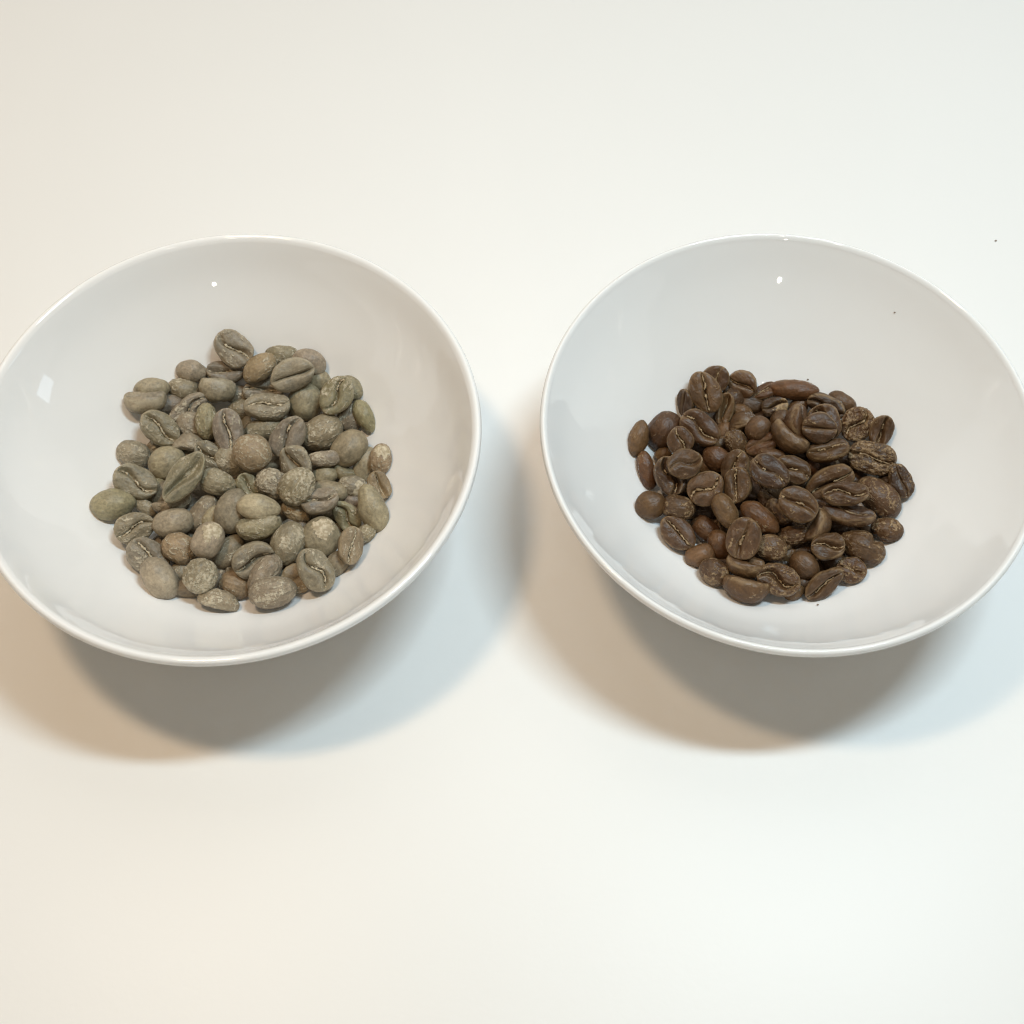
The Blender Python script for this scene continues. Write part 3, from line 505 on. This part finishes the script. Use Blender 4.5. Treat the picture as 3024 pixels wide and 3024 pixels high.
b|66.42|184.13|17.14|0.319|-0.939|0.102|-0.072|7.74|3.97|2.78|s|flat brown bean squeezed beneath the torn-seam one, twelve o'clock inner part of brown pile
b|64.64|187.8|16.25|0.966|0.099|-0.173|0.162|8.78|5.39|3.77|w|bean showing its reddish flat face and pale tuft, twelve o'clock inner part of brown pile
b|77.41|183.1|13.03|0.23|-0.931|-0.224|-0.17|5.4|4.2|2.7|w|reddish bean lost in a dark gap, two o'clock inner part of brown pile
b|96.37|178.49|14.1|0.218|-0.931|-0.218|-0.193|5.95|4.76|2.97|d|black-shaded bean left of the rightmost one, three o'clock edge of brown pile
b|34.92|170.01|15.68|0.233|-0.935|-0.242|-0.114|7.55|6.86|3.78|s|round plain dome against the bowl, nine o'clock edge of brown pile
b|41.82|168.96|16.29|0.258|-0.959|0.112|-0.033|8.37|6.32|4.18|m|mottled oval dome, eight o'clock edge of brown pile
b|41.71|163.28|12.88|0.921|0.154|0.069|-0.351|10.33|6.63|4.64|c|bean with chaff-lined cut, resting on the bowl, eight o'clock edge of brown pile
b|49.04|165.58|11.35|0.255|-0.904|0.343|0.019|7.85|6.08|3.92|w|reddish bean with pale sickle mark, eight o'clock middle of brown pile
b|53.23|166.75|18.45|0.36|-0.779|0.514|-0.003|9.64|5.59|3.92|p|greyish bean with pale shaggy top, eight o'clock middle of brown pile
b|61.66|164.76|19.03|0.304|-0.893|0.331|-0.016|11.14|5.76|4.03|w|long chestnut dome slanting down right, six o'clock inner part of brown pile
b|56.98|158.01|20.58|0.771|0.111|-0.236|0.581|10.23|8.52|5.11|c|large front bean with hooked flaky cut, seven o'clock middle of brown pile
b|52.01|159.89|13.77|0.238|-0.775|0.58|0.081|7.34|5.6|3.67|w|reddish dome left of the large hooked one, seven o'clock middle of brown pile
b|47.19|157.29|12.61|0.225|-0.963|-0.115|-0.098|7.73|5.6|3.86|sp|smooth olive-tan dome, seven o'clock edge of brown pile
b|50.06|151.67|14.71|0.241|-0.922|0.304|-0.0|7.62|6.48|3.81|M|bean peppered with cream specks, seven o'clock edge of brown pile
b|57.15|152.13|16.46|0.935|-0.309|0.051|-0.165|9.13|6.02|4.94|sp|smooth kidney bean below the large hooked one, six o'clock middle of brown pile
b|57.38|146.39|15.28|0.754|-0.646|0.043|-0.11|11.56|7.63|4.93|b|curved sausage-like bean at the near edge, six o'clock edge of brown pile
b|63.74|156.96|17.6|0.246|-0.961|0.102|-0.071|8.58|6.67|4.29|m|freckled dome right of the large hooked one, six o'clock middle of brown pile
b|65.52|149.27|15.64|0.96|0.214|-0.054|-0.17|10.61|7.58|5.31|ocr|torn bean with pale ragged flap, six o'clock edge of brown pile
b|70.66|166.51|22.52|0.919|0.209|0.011|-0.334|10.11|8.01|5.06|c|flat bean with a bundle of straw-coloured chaff, four o'clock inner part of brown pile
b|66.96|167.52|16.34|0.779|-0.511|0.28|-0.232|7.96|5.25|4.46|dr|dark crumbly bean on edge by the straw-chaff one, five o'clock inner part of brown pile
b|84.28|166.1|17.62|0.982|-0.129|-0.057|-0.124|12.94|5.99|4.19|c|long chestnut bean lying under the forked-chaff one, four o'clock middle of brown pile
b|76.65|163.13|17.95|0.774|-0.282|-0.457|0.336|8.44|5.57|4.99|s|kidney bean on edge with folded side, four o'clock middle of brown pile
b|70.57|161.49|15.32|0.474|-0.87|-0.093|-0.1|8.3|5.02|3.51|rM|blackish bean crusted with white specks, five o'clock middle of brown pile
b|78.31|157.39|17.4|0.989|0.04|-0.141|0.035|8.22|6.69|4.11|o|round bean with gaping half-moon hollow, five o'clock middle of brown pile
b|87.33|158.56|15.63|0.26|-0.93|0.25|-0.064|11.52|7.68|5.38|rh|broad striated dome with notched lower edge, four o'clock edge of brown pile
b|94.21|163.64|15.24|0.341|-0.922|0.145|-0.111|7.77|6.02|3.88|r|creased knobbly bean at the bowl side, four o'clock edge of brown pile
b|84.22|153.03|13.94|0.957|0.206|-0.069|-0.194|7.28|5.94|3.64|cr|puckered bean with branching cracks, five o'clock edge of brown pile
b|76.71|148.92|14.8|0.883|0.32|-0.129|0.319|10.82|5.5|3.85|c|bean with long clean seam at the near edge, five o'clock edge of brown pile
b|72.2|153.13|15.89|0.253|-0.902|0.35|-0.018|7.86|6.33|3.93|s|plain dome behind the clean-seam one, five o'clock edge of brown pile
b|69.27|158.09|11.73|0.188|-0.915|-0.313|-0.173|4.65|3.49|2.33|p|tiny bean end poking out, six o'clock middle of brown pile
b|69.7|147.23|13.12|0.202|-0.958|-0.15|-0.137|5.32|3.8|2.66|p|small mottled bean under the torn one, six o'clock edge of brown pile
b|83.06|165.72|11.4|0.244|-0.963|0.025|-0.115|5.88|4.31|2.94|d|black bean in the gap below the long chestnut one, four o'clock middle of brown pile
b|65.3|171.98|13.56|0.801|-0.535|0.191|-0.189|6.49|4.43|4.03|dr|reddish crumbly bean in the deep central gap, six o'clock inner part of brown pile
b|48.93|170.07|11.51|0.244|-0.963|-0.071|-0.09|6.31|4.73|3.15|d|very dark bean in the gap by the cream-cut one, eight o'clock middle of brown pile
b|57.56|173.02|13.18|0.213|-0.911|-0.314|-0.163|6.31|4.73|3.16|d|shadowed bean below the split oval one, eight o'clock inner part of brown pile
b|48.87|189.21|11.4|0.267|-0.957|-0.069|-0.09|6.89|5.27|3.44|d|black bean between the upright and reddish ones, ten o'clock middle of brown pile
b|46.61|178.3|11.58|0.223|-0.909|-0.317|-0.15|6.78|5.19|3.39|d|dark bean in the gap beside the hollow purplish one, nine o'clock middle of brown pile
b|72.48|159.49|11.36|0.227|-0.964|-0.064|-0.122|6.6|5.05|3.3|d|black bean in the gap left of the half-moon one, five o'clock middle of brown pile
b|63.68|203.22|11.78|0.295|-0.948|0.104|-0.058|7.41|5.35|3.71|d|dark bean in the gap below the frayed reddish one, twelve o'clock middle of brown pile
b|80.88|155.53|11.76|0.209|-0.955|-0.145|-0.152|6.95|5.02|3.47|d|black bean in the gap above the clean-seam one, five o'clock edge of brown pile
b|72.1|149.87|12.33|0.192|-0.941|-0.232|-0.158|6.31|4.78|3.15|d|dark bean between the torn one and the clean-seam one, five o'clock edge of brown pile
b|90.43|165.45|12.45|0.233|-0.96|-0.057|-0.146|6.65|4.89|3.32|d|dark bean behind the broad striated one, four o'clock edge of brown pile
b|87.95|186.17|11.23|0.285|-0.936|0.194|-0.069|6.86|5.04|3.43|d|dark bean left of the large craggy one, three o'clock middle of brown pile
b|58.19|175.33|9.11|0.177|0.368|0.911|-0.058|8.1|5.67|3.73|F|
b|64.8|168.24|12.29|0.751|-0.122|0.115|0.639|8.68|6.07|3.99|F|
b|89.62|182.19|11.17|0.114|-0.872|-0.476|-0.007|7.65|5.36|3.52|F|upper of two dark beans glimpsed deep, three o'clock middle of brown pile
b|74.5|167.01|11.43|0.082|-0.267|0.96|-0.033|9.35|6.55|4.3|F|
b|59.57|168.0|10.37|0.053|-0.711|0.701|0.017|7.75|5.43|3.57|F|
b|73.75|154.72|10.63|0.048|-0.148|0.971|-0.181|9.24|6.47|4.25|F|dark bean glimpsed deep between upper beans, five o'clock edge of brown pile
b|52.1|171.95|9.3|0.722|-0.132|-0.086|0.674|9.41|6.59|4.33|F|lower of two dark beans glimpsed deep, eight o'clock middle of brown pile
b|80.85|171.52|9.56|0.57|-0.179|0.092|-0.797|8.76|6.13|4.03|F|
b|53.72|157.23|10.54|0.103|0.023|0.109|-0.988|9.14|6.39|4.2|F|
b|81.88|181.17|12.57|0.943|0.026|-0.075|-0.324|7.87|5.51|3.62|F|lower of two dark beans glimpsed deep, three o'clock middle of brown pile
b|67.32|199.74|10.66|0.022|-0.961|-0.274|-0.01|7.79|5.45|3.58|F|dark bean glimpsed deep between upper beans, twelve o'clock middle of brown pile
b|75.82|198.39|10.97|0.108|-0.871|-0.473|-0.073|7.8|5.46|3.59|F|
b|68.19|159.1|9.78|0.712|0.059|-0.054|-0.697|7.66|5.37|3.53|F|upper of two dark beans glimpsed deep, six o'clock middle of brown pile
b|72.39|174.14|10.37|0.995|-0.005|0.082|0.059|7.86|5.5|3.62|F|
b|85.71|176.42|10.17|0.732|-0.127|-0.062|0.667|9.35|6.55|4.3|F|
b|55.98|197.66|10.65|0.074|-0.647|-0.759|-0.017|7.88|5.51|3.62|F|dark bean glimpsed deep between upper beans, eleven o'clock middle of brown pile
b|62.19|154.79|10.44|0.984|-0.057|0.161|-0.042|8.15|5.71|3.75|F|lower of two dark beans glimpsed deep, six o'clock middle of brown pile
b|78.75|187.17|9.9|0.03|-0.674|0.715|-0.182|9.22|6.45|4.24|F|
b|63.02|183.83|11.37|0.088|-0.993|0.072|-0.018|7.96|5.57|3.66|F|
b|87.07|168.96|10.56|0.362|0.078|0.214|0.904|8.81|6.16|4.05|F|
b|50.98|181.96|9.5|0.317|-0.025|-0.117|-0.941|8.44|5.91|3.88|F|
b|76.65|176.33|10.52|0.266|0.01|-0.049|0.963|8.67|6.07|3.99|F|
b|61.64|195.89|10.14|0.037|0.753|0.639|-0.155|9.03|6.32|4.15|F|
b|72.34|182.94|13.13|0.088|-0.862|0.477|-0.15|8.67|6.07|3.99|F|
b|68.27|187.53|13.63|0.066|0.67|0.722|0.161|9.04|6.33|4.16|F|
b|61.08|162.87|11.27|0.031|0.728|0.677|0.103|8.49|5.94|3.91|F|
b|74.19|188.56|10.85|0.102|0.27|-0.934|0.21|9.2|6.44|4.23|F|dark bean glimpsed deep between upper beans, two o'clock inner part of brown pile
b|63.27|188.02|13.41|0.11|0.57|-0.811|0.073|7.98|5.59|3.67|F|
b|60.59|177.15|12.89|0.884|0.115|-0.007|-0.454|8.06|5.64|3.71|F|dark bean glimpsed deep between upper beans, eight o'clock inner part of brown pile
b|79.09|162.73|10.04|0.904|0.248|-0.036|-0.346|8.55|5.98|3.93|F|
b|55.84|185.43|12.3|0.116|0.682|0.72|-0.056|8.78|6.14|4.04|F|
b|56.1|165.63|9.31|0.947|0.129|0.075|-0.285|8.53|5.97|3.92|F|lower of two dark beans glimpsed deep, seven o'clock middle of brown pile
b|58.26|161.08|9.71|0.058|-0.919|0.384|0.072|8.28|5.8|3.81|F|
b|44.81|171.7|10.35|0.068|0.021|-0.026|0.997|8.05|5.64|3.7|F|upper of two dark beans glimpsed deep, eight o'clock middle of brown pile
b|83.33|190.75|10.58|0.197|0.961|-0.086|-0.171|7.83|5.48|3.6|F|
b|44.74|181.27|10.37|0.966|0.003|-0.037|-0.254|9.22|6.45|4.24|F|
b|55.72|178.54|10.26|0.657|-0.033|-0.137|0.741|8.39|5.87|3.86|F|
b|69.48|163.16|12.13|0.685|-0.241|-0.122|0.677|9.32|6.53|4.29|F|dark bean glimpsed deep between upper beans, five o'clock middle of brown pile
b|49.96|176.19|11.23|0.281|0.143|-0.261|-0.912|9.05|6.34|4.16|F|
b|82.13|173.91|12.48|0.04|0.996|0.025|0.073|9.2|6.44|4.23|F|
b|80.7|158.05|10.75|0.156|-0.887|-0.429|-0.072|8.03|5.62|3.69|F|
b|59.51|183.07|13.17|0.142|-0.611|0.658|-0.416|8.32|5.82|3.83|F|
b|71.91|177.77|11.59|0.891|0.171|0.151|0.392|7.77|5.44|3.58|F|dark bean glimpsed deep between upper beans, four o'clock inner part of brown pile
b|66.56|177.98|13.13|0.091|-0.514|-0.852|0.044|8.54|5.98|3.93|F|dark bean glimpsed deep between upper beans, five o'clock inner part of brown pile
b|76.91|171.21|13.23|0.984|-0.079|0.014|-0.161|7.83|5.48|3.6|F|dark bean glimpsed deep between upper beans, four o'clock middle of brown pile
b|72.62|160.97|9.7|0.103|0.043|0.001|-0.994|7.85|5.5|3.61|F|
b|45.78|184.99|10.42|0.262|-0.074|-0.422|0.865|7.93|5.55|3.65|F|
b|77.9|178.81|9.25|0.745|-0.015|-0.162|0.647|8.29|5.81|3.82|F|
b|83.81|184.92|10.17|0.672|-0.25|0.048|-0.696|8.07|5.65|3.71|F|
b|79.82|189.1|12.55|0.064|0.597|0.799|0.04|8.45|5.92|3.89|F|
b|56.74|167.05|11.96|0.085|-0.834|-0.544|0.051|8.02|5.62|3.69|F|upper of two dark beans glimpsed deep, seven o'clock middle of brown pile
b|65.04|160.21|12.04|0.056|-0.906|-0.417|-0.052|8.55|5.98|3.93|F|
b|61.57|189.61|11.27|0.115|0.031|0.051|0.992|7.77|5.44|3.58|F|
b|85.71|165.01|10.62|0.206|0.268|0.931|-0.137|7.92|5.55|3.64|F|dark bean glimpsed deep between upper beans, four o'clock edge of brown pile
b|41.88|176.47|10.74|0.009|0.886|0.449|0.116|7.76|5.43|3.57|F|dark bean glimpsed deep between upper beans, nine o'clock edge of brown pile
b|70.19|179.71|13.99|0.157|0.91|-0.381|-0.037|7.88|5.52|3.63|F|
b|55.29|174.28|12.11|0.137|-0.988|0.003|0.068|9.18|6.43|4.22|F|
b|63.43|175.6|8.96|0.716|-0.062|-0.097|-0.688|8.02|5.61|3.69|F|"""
campos = Vector((0, 0, CAM_H))
for i, row in enumerate(ROWS.strip().split('\n')):
    f_ = row.split('|'); b = f_[0]; nums = [float(q) for q in f_[1:11]]; fl, lab = f_[11], f_[12]
    pos = Vector(nums[:3]); qt = Quaternion(nums[3:7]); qt.normalize(); dim = np.array(nums[7:10])
    sd = zlib.crc32((lab or row).split(',')[0].encode()) % 100000
    if fl == 'F': sd = zlib.crc32(row.encode()) % 100000
    rg = np.random.default_rng(1000 + sd)
    n = 10 if fl == 'F' else 24 if any(q in fl for q in 'rRkoO') else 18
    dim = dim * 1.03
    V, F, skin, nrm, info = bean_shape(dim, fl, 100 + sd, n)
    me = mesh_from('coffee_bean', V * MM, F)
    ca = me.color_attributes.new('skin', 'FLOAT_COLOR', 'POINT'); ca.data.foreach_set('color', skin.ravel())
    view = qt.inverted() @ (campos - pos).normalized(); parts = []
    if fl != 'F' and ('c' in fl or 'o' in fl or (view.z > .6 and rg.random() < .35 and 's' not in fl)):
        cv, cf = cut_chaff(V, cube_sphere(n)[0], dim, info, 100 + sd, 1.0 if 'c' in fl else .5)
        if cf: parts.append(('chaff', cv, cf))
    if 'k' in fl:
        c = np.array([view.x, view.y, view.z]) * dim / 2 + np.array([dim[0] * .28, 0, 0])
        pv, pf = skin_patch(V, F, nrm, 100 + sd, c, dim[0] * .26)
        if pf is not None: parts.append(('skin_patch', pv, pf))
    col = tint(b, 'd' if fl == 'F' else fl, rg)  # buried beans tinted darker: shade of the gaps put into their colour
    if parts:
        o = bpy.data.objects.new('coffee_bean', None); COL.objects.link(o); o.empty_display_size = 0.003
        body = link('bean_body', me, M_G if b == 'g' else M_B, o); body.color = col
        for nm, pv, pf in parts: link(nm, mesh_from(nm, pv * MM, pf), M_GC if b == 'g' else M_BC, o)
    else:
        o = link('coffee_bean', me, M_G if b == 'g' else M_B); o.color = col
    o.location = pos * MM; o.rotation_mode = 'QUATERNION'; o.rotation_quaternion = qt
    if fl == 'F':
        pile = 'green' if b == 'g' else 'brown'
        tag(o, lab or 'coffee bean buried under the top layer of the %s pile' % pile, 'coffee bean', 'beans buried in the %s pile' % pile); continue
    tag(o, lab, 'coffee bean', 'grey-green beans in the left bowl' if b == 'g' else 'dark brown beans in the right bowl')

# ------------------------------------------------------------------ small bits
def crumb(name, loc, s, label, cat, mat, seed):
    Q, F = cube_sphere(5); V = Q * np.array([1, .7, .5]) * (1 + .8 * vnoise(Q * 1.7 + 4, seed))[:, None] * s
    o = link(name, mesh_from(name, V * MM, F), mat); o.location = [q * MM for q in loc]
    tag(o, label, cat)
crumb('crumb', (143.91, 270.71, 0.15), 0.36, 'tiny brown crumb on the white table at far right', 'crumb', M_CRUMB, 3)
crumb('crumb', (98.25, 217.18, 34.43), 0.30, 'tiny speck on the upper right inside of the right bowl', 'crumb', M_CRUMB, 5)
crumb('crumb', (74.98, 143.35, 14.12), 0.28, 'tiny crumb in front of the brown pile in the bowl', 'crumb', M_CRUMB, 7)
crumb('crumb', (78.87, 209.43, 15.10), 0.26, 'tiny speck just behind the long far brown bean', 'crumb', M_CRUMB, 8)
